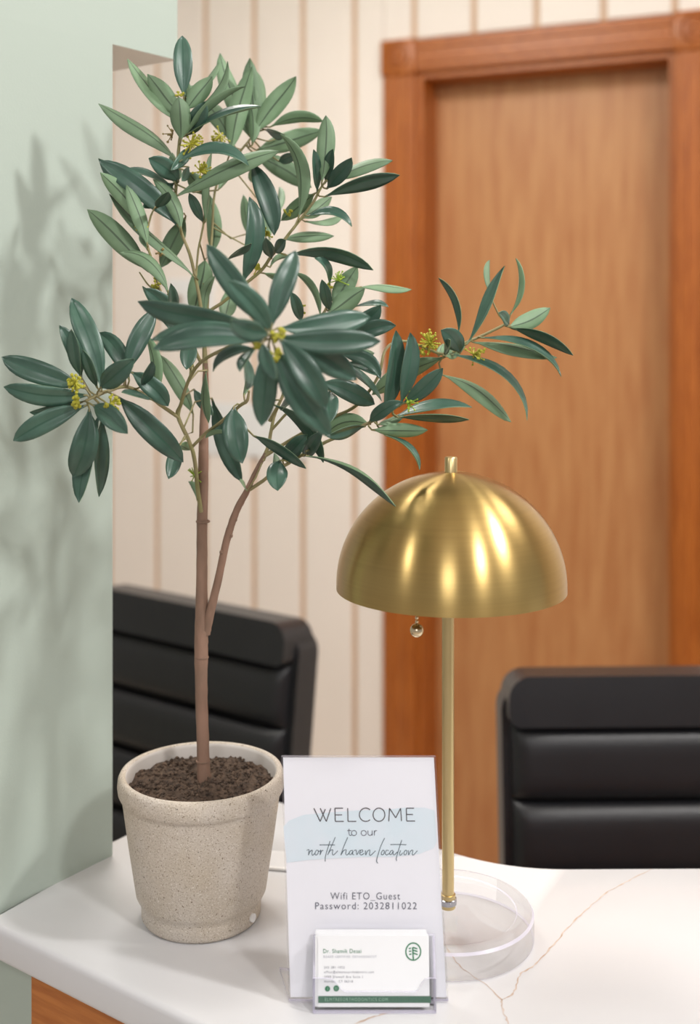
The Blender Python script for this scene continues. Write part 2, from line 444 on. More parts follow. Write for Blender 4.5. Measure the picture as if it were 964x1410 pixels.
def chair(loc, yaw, label, top=.99):
    t = thing('office_chair', loc, label, 'chair', 'black office chairs behind the counter')
    R = Matrix.Rotation(yaw, 3, 'Z'); L = Vector(loc)
    tilt = Matrix.Rotation(math.radians(-7), 3, 'X')
    def body(p): return L + R @ p
    def back(p):                                     # backrest space: z up from its lower edge, y<0 is the front
        q = tilt @ Vector((p.x, p.y, p.z - .5)); return L + R @ (q + Vector((0, .23, top - .002)))
    W = .245
    bm = bmesh.new(); rslab(bm, -W, W, 0, .488, -.012, .04, .035, .03, .014, back)
    sh = bm_obj('backrest', bm, M_leather, t, L, angle=85)
    zs = [.0, .130, .235, .335, .435, .506]
    for a, b in zip(zs, zs[1:]):
        top_ = b > .49
        bm = bmesh.new()
        if top_: rslab(bm, -W + .006, W - .006, a + .002, b, -.046, .030, .032, .016, .022, back)
        else: pad(bm, -W + .012, W - .012, a + .001, b - .001, -.004, -.018, .024, back)
        bm_obj('back_cushion', bm, M_leather, sh, L, angle=85)
    bm = bmesh.new(); box_bm(bm, -.25, .25, -.27, .22, .43, .51, body, bevel=.03, seg=4); bm_obj('seat', bm, M_leather, t, L)
    bm = bmesh.new(); tube_bm(bm, [body(Vector(p)) for p in ((0, .05, .43), (0, .2, .43), (0, .285, .47), (0, .29, .62))], .018, 10); bm_obj('back_bracket', bm, M_blackpl, t, L)
    bm = bmesh.new(); lathe_bm(bm, [(0, .10), (.03, .10), (.03, .24), (.016, .24), (.016, .42), (.06, .425), (.06, .43), (0, .43)], L, 24); bm_obj('gas_lift', bm, M_chrome, t, L)
    for k in range(5):
        a = yaw + math.radians(20 + 72 * k); d = Vector((math.cos(a), math.sin(a), 0))
        bm = bmesh.new(); tube_bm(bm, [L + Vector((0, 0, .11)), L + d * .15 + Vector((0, 0, .105)), L + d * .29 + Vector((0, 0, .08))], [.024, .02, .015], 8)
        lg = bm_obj('base_arm', bm, M_chrome, t, L)
        bm = bmesh.new(); c = L + d * .285; s = Vector((-d.y, d.x, 0))
        for sg in (-1, 1):
            tube_bm(bm, [c + s * sg * .006 + Vector((0, 0, .028)), c + s * sg * .024 + Vector((0, 0, .028))], .028, 16)
        tube_bm(bm, [c + Vector((0, 0, .028)), c + Vector((0, 0, .085))], .006, 8)
        bm_obj('caster', bm, M_blackpl, lg, c)
    return t
# backrest plane sits at local y +.23-.045 ; facing local -y
def place_chair(edge_px, Yd, yaw, side, label):
    e = P(edge_px[0], edge_px[1], Yd)
    R = Matrix.Rotation(yaw, 3, 'Z')
    off = R @ Vector((.245 * side, .23 - .04, 0))
    return chair((e.x - off.x, e.y - off.y, 0), yaw, label)
HC = CZ - .99
ya = math.atan2(UY, UX)
place_chair((400, 868), HC * F / (868 - HY), ya, 1, 'black ribbed leather office chair behind the potted tree')
place_chair((694, 940), HC * F / (940 - HY), math.radians(1.5), -1, 'black ribbed leather office chair on the right in front of the door')

# ------------------------------------------------------------------ lamp
LB = on_counter(617, 1250, TOP + .024); LC = Vector((LB.x, LB.y, TOP))
lampo = thing('table_lamp', LC, 'brass dome table lamp with clear acrylic disc base beside the sign', 'lamp')
bm = bmesh.new()
R_ = .076; T_ = .024
lathe_bm(bm, [(0, 0.0003), (R_ - .0015, .0003), (R_, .0018), (R_, T_ - .002), (R_ - .002, T_), (.0612, T_), (.0602, T_ - .0008), (0, T_ - .0008)], LC, 96)
for f in bm.faces:
    c_ = f.calc_center_median() - LC; r_ = c_.to_2d().length; zz = c_.z
    if (r_ > R_ - .0024 and (zz > T_ - .0025 or zz < .002)) or (.0600 < r_ < .0612 and zz > T_ / 2): f.material_index = 1  # inner ring is shaped and tinted to imitate the refracted lower edge
bm_obj('base', bm, [M_acry_solid, M_edge], lampo, LC)
zr = CZ - (810 - HY) / F * LB.y            # shade rim
RD = 158 / F * LB.y
SHC = Vector((P(621, 810, LB.y).x, LB.y, zr))
bm = bmesh.new()
lathe_bm(bm, [(.0066, .0005), (.0068, .012)] + [(.0066, .0125), (.0054, .0128), (.0054, zr + RD * .9 - LC.z - T_), (0, zr + RD * .9 - LC.z - T_)], LC + Vector((0, 0, T_)), 24)
pole = bm_obj('pole', bm, M_brassp, lampo, LC)
bm = bmesh.new(); lathe_bm(bm, [(.0069, .0035), (.0078, .004), (.0078, .0085), (.0069, .009)], LC + Vector((0, 0, T_)), 24)
cl = bm_obj('collar', bm, M_chrome, lampo, LC); cl['label'] = 'silver collar at the foot of the pole'
prof = [(RD * .985, 0), (RD, 0)]
for k in range(1, 41):
    a = math.pi / 2 * k / 40; prof.append((RD * math.cos(a) if k < 40 else 0, .004 + RD * .975 * math.sin(a)))
prof2 = [(r * .985, max(z - .0015, 0)) for r, z in prof[2:]]
bm = bmesh.new(); lathe_bm(bm, prof[1:], SHC, 128); lathe_bm(bm, [(RD * .985, 0)] + prof2, SHC, 128)
lathe_bm(bm, [(RD, 0), (RD * .985, 0)], SHC, 128)
bm_obj('shade', bm, M_brass, lampo, SHC, angle=60)
FZ = SHC + Vector((0, 0, RD * .975 + .002))
bm = bmesh.new(); lathe_bm(bm, [(0, -.002), (.0056, -.002), (.0056, .0145), (.0048, .0155), (.0, .0155)], FZ, 32); bm_obj('finial', bm, M_brassp, lampo, FZ)
bm = bmesh.new(); lathe_bm(bm, [(0, .03), (.013, .03), (.013, .062), (0, .062)], SHC, 24); sk = bm_obj('socket', bm, M_blackpl, lampo, SHC)
cc = SHC + Vector((.035, 0, .04)); bm = bmesh.new(); ball_bm(bm, cc, .024, 3); bm_obj('bulb', bm, M_bulb, sk, cc)
CH = P(574, 868, LB.y - .028)
bm = bmesh.new()
for k in range(16): ball_bm(bm, CH + Vector((0, 0, .0075 + k * .0033)), .0018, 1)
M_chain = mat('pale_brass', (222, 204, 170), .25, 1.0)
ch = bm_obj('pull_chain', bm, M_chain, lampo, CH)
bm = bmesh.new(); bmesh.ops.create_uvsphere(bm, u_segments=24, v_segments=16, radius=.006, matrix=Matrix.Translation(CH)); bm_obj('pull_ball', bm, M_chain, ch, CH)
# pale flex running from the base along the counter behind the plant pot
bm = bmesh.new()
pts = [on_counter(x, y, TOP + .002) for x, y in ((504, 1232), (470, 1208), (425, 1199), (380, 1196), (330, 1190), (290, 1170), (300, 1120), (340, 1100))]
tube_bm(bm, catmull(pts, 6), .0019, 8); bm_obj('cord', bm, M_white, lampo, LC)

# ------------------------------------------------------------------ printing helpers
def ribbon(strokes, wpx, mapf, closed=False):
    vs, fs = [], []
    for st in strokes:
        q = st; b = len(vs)
        for i, p in enumerate(q):
            t = (q[min(i + 1, len(q) - 1)] - q[max(i - 1, 0)])
            t = t.normalized() if t.length > 1e-6 else Vector((1, 0))
            s = Vector((-t.y, t.x))
            for k in (-.5, .5):
                r = p + s * wpx * k; vs.append(mapf(r.x, r.y))
        for i in range(len(q) - 1): fs.append((b + 2 * i, b + 2 * i + 1, b + 2 * i + 3, b + 2 * i + 2))
    return vs, fs
def ell(cx, cy, rx, ry, a0=0, a1=360, n=24):
    return [Vector((cx + rx * math.cos(math.radians(a0 + (a1 - a0) * i / n)), cy + ry * math.sin(math.radians(a0 + (a1 - a0) * i / n)))) for i in range(n + 1)]
def text_print(name, s, x0, x1, ybase, hcap, mapf, m, parent, spacing=1.1, thin=0.0):
    """built-in font, fitted to x0..x1, baseline ybase, capital height hcap (photo pixels on the print's own plane)"""
    cu = bpy.data.curves.new('t', 'FONT'); cu.body = s; cu.size = 1; cu.space_character = spacing; cu.offset = -thin
    cu.resolution_u = 3
    o = bpy.data.objects.new('t', cu); COL.objects.link(o)
    dg = bpy.context.evaluated_depsgraph_get(); me = bpy.data.meshes.new_from_object(o.evaluated_get(dg))
    bpy.data.objects.remove(o); bpy.data.curves.remove(cu)
    xs = [v.co.x for v in me.vertices]; a, b = min(xs), max(xs)
    for v in me.vertices:
        v.co = mapf(x0 + (v.co.x - a) / (b - a) * (x1 - x0), ybase - v.co.y / .69 * hcap) - WORLD[parent.name]
    me.materials.clear(); me.materials.append(m); me.name = name
    return link(name, me, parent, WORLD[parent.name])

# ------------------------------------------------------------------ sign
BL, BR = on_counter(398, 1379), on_counter(617, 1378)
TL, TR = P(387.5, 1041, .979), P(598.5, 1040.5, .979)
BL.z += .001; BR.z += .001
BR.y = BL.y; TR = TL + (BR - BL)
ex, ey = (BR - BL), (TL - BL)
nrm = ex.cross(ey).normalized()
if nrm.y > 0: nrm = -nrm
sg = thing('sign_stand', (BL + BR) / 2 - Vector((0, 0, .001)), 'clear acrylic slanted stand holding the printed welcome sign', 'sign')
def quad_slab(bm, a, b, c, d, n, t0, t1, edge=False):
    vs = [bm.verts.new(p + n * t) for t in (t0, t1) for p in (a, b, c, d)]
    for k, f in enumerate(((3, 2, 1, 0), (4, 5, 6, 7), (0, 1, 5, 4), (1, 2, 6, 5), (2, 3, 7, 6), (3, 0, 4, 7))):
        bm.faces.new([vs[i] for i in f]).material_index = 1 if (k > 1 and edge) else 0
bm = bmesh.new(); quad_slab(bm, BL, BR, TR, TL, nrm, .0006, .0022, True); bm_obj('front_sheet', bm, [M_acry, M_edge], sg, BL, smooth=False)
bm = bmesh.new(); quad_slab(bm, BL, BR, TR, TL, nrm, -.0024, -.0008, True); bm_obj('back_sheet', bm, [M_acry, M_edge], sg, BL, smooth=False)
dep = Vector((-.011, .048, 0))
bm = bmesh.new(); z_ = Vector((0, 0, -.0009))
quad_slab(bm, BL + z_, BR + z_, BR + dep * .45 + z_, BL + dep * .95 + z_, Vector((0, 0, 1)), 0, .0022, True); bm_obj('foot_plate', bm, [M_acry, M_edge], sg, BL, smooth=False)
ins = .0018
pa, pb = BL + ex * .01 + ey * .012, BR - ex * .01 + ey * .012
pc, pd = TR - ex * .01 - ey * .006, TL + ex * .01 - ey * .006
bm = bmesh.new(); quad_slab(bm, pa, pb, pc, pd, nrm, -.0006, 0); paper = bm_obj('sign_paper', bm, M_paper, sg, BL, smooth=False)
def sgn(off):
    o = BL + nrm * off
    return lambda x, y: on_plane(x, y, o, nrm)
sm = sgn(.0002)
poly = [(390.5, 1138), (398, 1130), (418, 1122), (450, 1119), (490, 1116), (530, 1115), (560, 1112), (585, 1112), (598.5, 1116), (600, 1135), (601.5, 1159), (597, 1168), (577, 1176), (540, 1180), (500, 1180), (460, 1182), (425, 1184), (395, 1188), (392.5, 1165)]
mesh_obj('paint_swash', [sm(*p) for p in poly], [tuple(range(len(poly)))], M_swash, paper, BL)
sm = sgn(.0003)
def cr(x, y): return Vector((415 + x / 5.67, 1100 + y / 5.67))
def L_(*pts): return [cr(*p) for p in pts]
def S_(*pts): return catmull([cr(*p).to_3d() for p in pts], 5)
def conv(lst): return [[Vector((p.x, p.y)) for p in s] for s in lst]
def dens(s):                                           # straight strokes: separate segments keep sharp corners
    return [[s[i], s[i + 1]] for i in range(len(s) - 1)]
wel = []
for s in (((98, 73), (147, 177), (187, 80)), ((147, 73), (195, 177), (230, 73)), ((325, 73), (262, 73), (265, 176), (332, 176)), ((264, 125), (318, 125)), ((362, 73), (364, 176), (430, 176)),
          ((683, 175), (688, 73), (737, 148), (775, 73), (782, 173)), ((880, 73), (820, 73), (822, 173), (888, 173)), ((822, 122), (872, 122))):
    wel += dens(L_(*s))
def cell(cx, cy, rx, ry, a0=0, a1=360): return [cr(p.x, p.y) for p in ell(cx, cy, rx, ry, a0, a1)]
wel += [cell(503, 124, 50, 52, 48, 312), cell(606, 124, 46, 52)]
v_, f_ = ribbon(wel, 1.35, sm); mesh_obj('lettering', v_, f_, M_ink, paper, BL)
to = dens(L_((358, 248), (392, 248))) + conv([S_((372, 233), (372, 270), (380, 285), (393, 283)), S_((520, 247), (520, 272), (533, 286), (548, 280), (553, 266)), S_((570, 286), (570, 265), (578, 250), (590, 248))]) + dens(L_((553, 247), (553, 286))) + dens(L_((570, 247), (570, 286))) + [cell(411, 267, 20, 20), cell(487, 267, 20, 20)]
v_, f_ = ribbon(to, 1.0, sm); mesh_obj('lettering', v_, f_, M_ink2, paper, BL)
scr = [((42, 402), (60, 398), (55, 440)), ((55, 440), (68, 412), (85, 402), (82, 430), (90, 440), (105, 425)), ((105, 425), (118, 402), (132, 405), (128, 430), (112, 438), (105, 425)),
       ((132, 410), (145, 408), (152, 400), (146, 438), (158, 408), (172, 402)), ((224, 330), (202, 400), (187, 455), (186, 488)), ((142, 360), (200, 359), (262, 360)),
       ((265, 300), (235, 370), (205, 438)), ((205, 438), (225, 405), (245, 398), (242, 425), (252, 438), (285, 405)), ((362, 300), (330, 375), (308, 440)), ((308, 440), (330, 405), (350, 398), (346, 428), (358, 438), (374, 420)),
       ((402, 402), (380, 408), (374, 430), (388, 434), (404, 408), (400, 432), (412, 436)), ((412, 405), (428, 400), (433, 436), (452, 404), (462, 400)), ((452, 424), (478, 412), (476, 398), (462, 405), (456, 428), (470, 438), (492, 424)),
       ((500, 402), (503, 438), (515, 410), (535, 400), (532, 430), (542, 440), (580, 405)), ((650, 306), (620, 370), (592, 460), (588, 490), (598, 503)), ((624, 420), (636, 402), (648, 408), (642, 432), (627, 436), (624, 420)),
       ((682, 405), (666, 401), (655, 425), (666, 438), (690, 424)), ((716, 402), (697, 408), (690, 430), (702, 434), (718, 408), (716, 432), (728, 436), (752, 412)), ((784, 322), (762, 390), (742, 462), (745, 484)), ((695, 357), (760, 356), (820, 358)),
       ((775, 402), (766, 432), (778, 438), (792, 420)), ((800, 420), (812, 402), (824, 408), (818, 432), (804, 436), (800, 420)), ((835, 402), (838, 438), (852, 408), (870, 402), (866, 430), (876, 438), (906, 405))]
v_, f_ = ribbon(conv([S_(*s) for s in scr]), 1.05, sm); mesh_obj('script_lettering', v_, f_, M_inks, paper, BL)
text_print('lettering', 'Wifi ETO_Guest', 455, 551, 1238.5, 9.6, sm, M_ink2, paper, 1.15, .004)
text_print('lettering', 'Password: 2032811022', 434, 574, 1252, 9.6, sm, M_ink2, paper, 1.15, .004)

# ------------------------------------------------------------------ business card holder and cards
hb = on_counter(515, 1396.5); HYf = hb.y
hx0, hx1 = P(430.5, 1396, HYf).x, P(601, 1396, HYf).x
ch_ = thing('card_holder', Vector(((hx0 + hx1) / 2, HYf, TOP)), 'small clear acrylic card holder in front of the welcome sign', 'card holder')
tl = math.radians(10); DY = .0130
ty, tz = math.sin(tl), math.cos(tl)
th = .0018
def hp(x, s, d): return Vector((x, HYf + d + s * ty, TOP + .0005 + s * tz))   # s up the slant, d behind the front
LIP, DIP = .0255, .0155
W_ = hx1 - hx0
bm = bmesh.new()   # front lip with a dipped centre
pf = [(0, 0), (W_, 0), (W_, LIP)] + [(W_ - a * W_, DIP + (LIP - DIP) * b) for a, b in ((.05, 1), (.09, .93), (.12, .6), (.15, .12), (.17, 0))] + [(a * W_, DIP + (LIP - DIP) * b) for a, b in ((.27, 0), (.24, .12), (.20, .6), (.16, .93), (.11, 1))] + [(0, LIP)]
va = [bm.verts.new(hp(hx0 + p[0], p[1], 0)) for p in pf]; vb = [bm.verts.new(hp(hx0 + p[0], p[1], th)) for p in pf]
bm.faces.new(va); bm.faces.new(vb[::-1])
for i in range(len(pf)): bm.faces.new((va[i], va[(i + 1) % len(pf)], vb[(i + 1) % len(pf)], vb[i])).material_index = 1
bm_obj('front_lip', bm, [M_acry, M_edge], ch_, (hx0, HYf, TOP), smooth=False)
def hplate(name, pts, n):
    bm = bmesh.new(); a = [bm.verts.new(p) for p in pts]; b = [bm.verts.new(p + n * th) for p in pts]
    bm.faces.new(a); bm.faces.new(b[::-1]); k = len(pts)
    for i in range(k): bm.faces.new((a[i], a[(i + 1) % k], b[(i + 1) % k], b[i])).material_index = 1
    bm_obj(name, bm, [M_acry, M_edge], ch_, (hx0, HYf, TOP), smooth=False)
hplate('back_plate', [hp(hx0, 0, DY), hp(hx1, 0, DY), hp(hx1, .052, DY), hp(hx0, .052, DY)], Vector((0, -1, 0)))
hplate('bottom_plate', [hp(hx0, 0, th), hp(hx1, 0, th), hp(hx1, 0, DY), hp(hx0, 0, DY)], Vector((0, 0, 1)))
for xx, s in ((hx0, 1), (hx1, -1)):
    hplate('side_plate', [hp(xx, 0, th), hp(xx, LIP, th), hp(xx, .052, DY - .003), hp(xx, 0, DY)], Vector((s, 0, 0)))
cw, chh = .0889, .0525
cx0 = P(437.5, 1385, HYf + .005).x
def card_at(d, dx, label, grp=None, up=0):
    o = hp(cx0 + dx, .0032 + up, d)
    bm = bmesh.new(); a = Vector((1, 0, 0)) * cw; b = Vector((0, ty, tz)) * chh; n = Vector((0, tz, -ty))
    quad_slab(bm, o, o + a, o + a + b, o + b, n, 0, .00035)
    c = bm_obj('business_card', bm, M_card, None, o, smooth=False); tag(c, label, 'card', grp); return c, o, -n
card, co, cn = card_at(.0028, 0, 'front business card with green tree logo and deep green band')
for k in range(9):
    card_at(.0035 + k * .0007, random.uniform(-.0022, -.0004) - .0001 * k, 'plain white business card stacked behind the front one in the holder', 'business cards stacked behind the front card', .0002 * k)
cm = lambda x, y: on_plane(x, y, co + cn * .0002, cn)
def fill(name, polys, m, off=.0002):
    f = lambda x, y: on_plane(x, y, co + cn * off, cn)
    vs, fs = [], []
    for pl in polys: b = len(vs); vs += [f(*p) for p in pl]; fs.append(tuple(range(b, len(vs))))
    mesh_obj(name, vs, fs, m, card, co)
fill('band', [[(438.2, 1371.5), (593.3, 1371.5), (593.3, 1381), (438.2, 1381)]], M_cband)
cm2 = lambda x, y: on_plane(x, y, co + cn * .0004, cn)
text_print('lettering', 'ELMTREEORTHODONTICS.COM', 447.5, 534, 1378.4, 4.4, cm2, M_bandtxt, card, 1.25)
text_print('lettering', 'Dr. Shamik Desai', 445.2, 497.5, 1312.3, 5.6, cm, M_cgreen, card, 1.1)
text_print('lettering', 'BOARD CERTIFIED ORTHODONTIST', 445.5, 518.5, 1318.9, 3.1, cm, M_cgrey, card, 1.4)
text_print('lettering', '203 281 1022', 446.3, 474.5, 1333.6, 3.2, cm, M_ink2, card, 1.3)
text_print('lettering', 'office@elmtreeorthodontics.com', 446.3, 515, 1340, 3.2, cm, M_ink2, card, 1.3)
text_print('lettering', '2989 Dixwell Ave Suite 1', 446.6, 499.5, 1346.6, 3.2, cm, M_ink2, card, 1.3)
text_print('lettering', 'Hamden, CT 06518', 446.8, 486, 1352.9, 3.2, cm, M_ink2, card, 1.3)
fill('icon', [[(p.x, p.y) for p in ell(451, 1361.5, 3.6, 3.9)[:-1]], [(p.x, p.y) for p in ell(463, 1361, 3.9, 4.2)[:-1]]], M_cgreen)
st = dens([Vector(p) for p in ((451.4, 1364.5), (451.3, 1359.6), (452.6, 1359.2))]) + dens([Vector((450.2, 1361.4)), Vector((452.4, 1361.4))]) + dens([Vector(p) for p in ((461.3, 1359.2), (464.7, 1359.2), (464.7, 1362.9), (461.3, 1362.9), (461.3, 1359.2))]) + [ell(463, 1361, .9, .9, n=12)]
v_, f_ = ribbon(st, .5, cm2); mesh_obj('icon_mark', v_, f_, M_bandtxt, card, co)
lg = [ell(569.1, 1310.3, 10.2, 11.8, n=40)]
def lc(x, y): return Vector((540 + x / 13.77, 1280 + y / 13.77))
for a, b in (((388, 335), (404, 580)), ((395, 338), (478, 365)), ((398, 390), (482, 415)), ((400, 445), (484, 474)), ((318, 362), (358, 352)), ((320, 416), (362, 406)), ((324, 472), (366, 462))):
    lg.append([lc(*a), lc(*b)])
v_, f_ = ribbon(lg, 1.75, cm); mesh_obj('tree_logo', v_, f_, M_cgreen, card, co)

# ------------------------------------------------------------------ potted tree
PC = on_counter(277.5, 1259); D0 = PC.y
tree = thing('potted_olive_tree', PC, 'artificial olive tree in a speckled beige stoneware pot', 'potted tree')
k_ = D0 / F
bm = bmesh.new()
prof = [(0, .001), (.0525, .001), (.0545, .004), (.0548, .014), (.0552, .0175), (.0572, .020), (.0595, .0245), (.0665, .070), (.0720, .110), (.0722, .1135), (.0742, .1145), (.0757, .1175), (.0764, .123), (.0758, .129), (.0742, .1325), (.0715, .1335), (.0690, .1322), (.0680, .129), (.0672, .122), (.0665, .117), (.0650, .112), (.0640, .095), (0, .095)]
lathe_bm(bm, prof, PC, 96)
for f in bm.faces:
    c = f.calc_center_median()
    if (c - PC).to_2d().length < .0688 and c.z - PC.z > .05: f.material_index = 1
pot = bm_obj('pot', bm, [M_pot, M_potin], tree, PC, angle=70)
c = P(355, 1273, D0 - .028); c = Vector((c.x, c.y, c.z))
d = (c - PC); d.z = 0; d.normalize(); c = PC + d * .0545 + Vector((0, 0, .010))
bm = bmesh.new(); tube_bm(bm, [c - d * .001, c + d * .0022], .0038, 20); pd_ = bm_obj('sticker', bm, M_white, pot, c); pd_['label'] = 'small white round pad stuck on the pot foot'
# soil
bm = bmesh.new(); n, m_ = 46, 110; rs = .0668; zs0 = .1195
from mathutils import noise
def soil_h(x, y):
    return .005 * noise.noise(Vector((x * 60, y * 60, 3))) + .0035 * noise.noise(Vector((x * 160, y * 160, 7))) + .0022 * noise.noise(Vector((x * 380, y * 380, 1)))
rings = [[bm.verts.new(PC + Vector((0, 0, zs0 + .002)))]]
for i in range(1, n + 1):
    r = rs * i / n; rg = []
    for j in range(m_):
        a = 2 * math.pi * j / m_; x, y = r * math.cos(a), r * math.sin(a)
        rg.append(bm.verts.new(PC + Vector((x, y, zs0 + soil_h(x, y) + .0045 * (1 - (r / rs) ** 2) + .0006))))
    rings.append(rg)
for j in range(m_): bm.faces.new((rings[0][0], rings[1][j], rings[1][(j + 1) % m_]))
for a, b in zip(rings[1:], rings[2:]):
    for j in range(m_): bm.faces.new((a[j], a[(j + 1) % m_], b[(j + 1) % m_], b[j]))
for _ in range(900):
    r = rs * math.sqrt(random.random()) * .97; a = random.uniform(0, 6.283); x, y = r * math.cos(a), r * math.sin(a)
    rr = random.uniform(.0007, .0022)
    n0 = len(bm.verts); ball_bm(bm, PC + Vector((x, y, zs0 + soil_h(x, y) + .0045 * (1 - (r / rs) ** 2) + .0006 + rr * .4)), rr, 1)
so = bm_obj('soil', bm, M_soil, tree, PC + Vector((0, 0, zs0))); so['kind'] = 'stuff'

def px(x, y, d): return P(x, y, D0 + d / 1000)
def tubepx(name, pts, m, parent, seg=10, jit=.06, n=6):
    """pts: x, y, depth offset in mm, radius in photo pixels"""
    q = catmull([px(*p[:3]) for p in pts], n); rr = []
    R0 = [p[3] * k_ for p in pts]
    for i in range(len(pts) - 1): rr += [R0[i] + (R0[i + 1] - R0[i]) * k / n for k in range(n)]
    rr.append(R0[-1])
    bm = bmesh.new(); tube_bm(bm, q, rr, seg, jit)
    return bm_obj(name, bm, m, parent, q[0], angle=80)
trunk = tubepx('trunk', [(281, 1092, 0, 9.5), (280, 1040, 0, 8.6), (277.5, 960, 0, 8.4), (277, 905, 0, 9.2), (277.5, 870, 0, 9.4), (278, 800, 0, 7.6), (278.5, 720, 0, 7.4), (280, 640, 0, 7.2), (281, 580, 0, 6.2), (283, 540, 0, 4.8), (283, 500, 0, 3.4)], M_bark, tree, 14, .04)
for y in (905, 718, 1048):
    bm = bmesh.new(); c = px(277.5 if y == 905 else 279.5, y, 0); lathe_bm(bm, [(.0052, -.0012), (.0066, -.0006), (.0066, .0006), (.0052, .0012)], c, 16); bm_obj('bark_ring', bm, M_bark, trunk, c)

WOODY, GREEN = M_bark, M_twig
PATH = {trunk.name: [px(279, y, 0) for y in range(500, 760, 6)]}
def branch(pts, m=GREEN, parent=None):
    o = tubepx('branch', pts, m, parent or tree, 8, .06)
    PATH[o.name] = catmull([px(*p[:3]) for p in pts], 10)
    return o

NL = [0]
def leaf(parent, bx, by, tx, ty_, w, face, bend=0, db=0, dt=None):
    NL[0] += 1
    rnd = random.Random(NL[0] * 13 + 5)
    Yb = D0 + db / 1000
    Lp = math.hypot(tx - bx, ty_ - by) * Yb / F
    wm = w * 1.1 * Yb / F
    if dt is None:
        miss = max(.052 ** 2 - Lp ** 2, 0) ** .5
        sgn_ = -1 if face == 'T' else 1
        dt = db + sgn_ * miss * 700 + rnd.uniform(-8, 8)
    mxx, myy = (bx + tx) / 2, (by + ty_) / 2
    dx, dy = tx - bx, ty_ - by; Lpx = math.hypot(dx, dy)
    mxx += bend * dy / Lpx; myy -= bend * dx / Lpx
    b, t = px(bx, by, db), px(tx, ty_, dt)
    mid = px(mxx, myy, (db + dt) / 2 - 2)
    ctrl = 2 * mid - .5 * (b + t)
    L3 = (t - b).length
    Wt = max(wm, min(.26 * L3, .019))
    roll = math.acos(min(1, wm / Wt)) * (1 if rnd.random() < .5 else -1)
    roll = max(-1.35, min(1.35, roll))
    N = 12; cols = (-1, -.55, -.085, .085, .55, 1)
    pk = rnd.uniform(1.0, 1.25); ph = rnd.uniform(0, 6); wav = rnd.uniform(.02, .07)
    top, bot = [], []
    cup = rnd.uniform(.10, .22); lat = rnd.uniform(-.03, .03); curl = rnd.uniform(-.35, .1)
    for i in range(N + 1):
        u = i / N
        p = b * (1 - u) ** 2 + ctrl * 2 * u * (1 - u) + t * u * u
        T = ((ctrl - b) * (1 - u) + (t - ctrl) * u).normalized()
        vd = (Vector((0, 0, CZ)) - p).normalized()
        S = T.cross(vd).normalized(); Nn = S.cross(T).normalized()
        rot = Matrix.Rotation(roll, 3, T); S = rot @ S; Nn = rot @ Nn
        if Nn.dot(vd) < 0: Nn = -Nn
        up = Nn if face == 'T' else -Nn
        p = p + S * (L3 * lat * math.sin(u * 4.6 + ph * .3) * u) + up * (L3 * curl * u * u * (u - .55))
        uu = max(0, (u - .03) / .97)
        xx = 2 * min(1, uu ** pk) - 1; prof = max(1 - abs(xx) ** (2.5 if xx < 0 else 2.2), 0) ** (.9 if xx < 0 else .8)
        hw = max(prof * Wt / 2, .0007 if u < .5 else .00025)
        rt, rb = [], []
        for c in cols:
            hh = hw * (cup * abs(c) ** 1.3 * 2 + wav * math.sin(7 * u + ph + 2 * c)) + (0 if abs(c) > .1 else -.0002)
            q = p + S * hw * c + up * hh
            rt.append(q + up * .00028); rb.append(q - up * .00028)
        top.append(rt); bot.append(rb)
    vs = [v for r in top for v in r] + [v for r in bot for v in r]
    C = len(cols); off = (N + 1) * C; fs, mi = [], []
    for i in range(N):
        for c in range(C - 1):
            a = i * C + c
            fs.append((a, a + 1, a + C + 1, a + C)); mi.append(2 if c == 2 else 0)
            fs.append((off + a, off + a + C, off + a + C + 1, off + a + 1)); mi.append(3 if c == 2 else 1)
        a = i * C; fs.append((a, a + C, off + a + C, off + a)); mi.append(1)
        a = i * C + C - 1; fs.append((a, off + a, off + a + C, a + C)); mi.append(1)
    fs.append(tuple(range(0, C)) + tuple(off + c for c in reversed(range(C)))); mi.append(1)
    a = N * C; fs.append(tuple(a + c for c in reversed(range(C))) + tuple(off + a + c for c in range(C))); mi.append(1)
    q = min(PATH[parent.name], key=lambda p_: (p_ - b).length)
    T0 = (ctrl - b).normalized(); e_ = b + T0 * .003
    q2 = (q + b) / 2 - T0 * .2 * (q - b).length
    pts_ = [q, q2, b, e_]; n0 = len(vs)
    for i_, p_ in enumerate(pts_):
        t_ = (pts_[min(i_ + 1, 3)] - pts_[max(i_ - 1, 0)])
        t_ = t_.normalized() if t_.length > 1e-6 else T0
        s_ = t_.cross(Vector((.2, 1, .1))).normalized(); u_ = s_.cross(t_)
        for a_ in range(5):
            an = a_ * 2 * math.pi / 5; vs.append(p_ + (s_ * math.cos(an) + u_ * math.sin(an)) * .00085)
    for i_ in range(3):
        for a_ in range(5):
            b_ = n0 + i_ * 5; fs.append((b_ + a_, b_ + (a_ + 1) % 5, b_ + 5 + (a_ + 1) % 5, b_ + 5 + a_)); mi.append(4)
    o = mesh_obj('leaf', vs, fs, [M_ltop, M_lund, M_lribt, M_lribu, M_twig], parent, b, True, mi)
    if (vs[1] - vs[0]).cross(vs[C] - vs[0]).dot(up) < 0: o.data.flip_normals()
    return o
def leaves(parent, d, rows):
    for r in rows:
        bx, by, tx, ty_, w, f = r[:6]
        bend = r[6] if len(r) > 6 else 0
        db = d + (r[7] if len(r) > 7 and r[7] is not None else 0)
        dt = d + r[8] if len(r) > 8 else None
        leaf(parent, bx, by, tx, ty_, w, f, bend, db, dt)
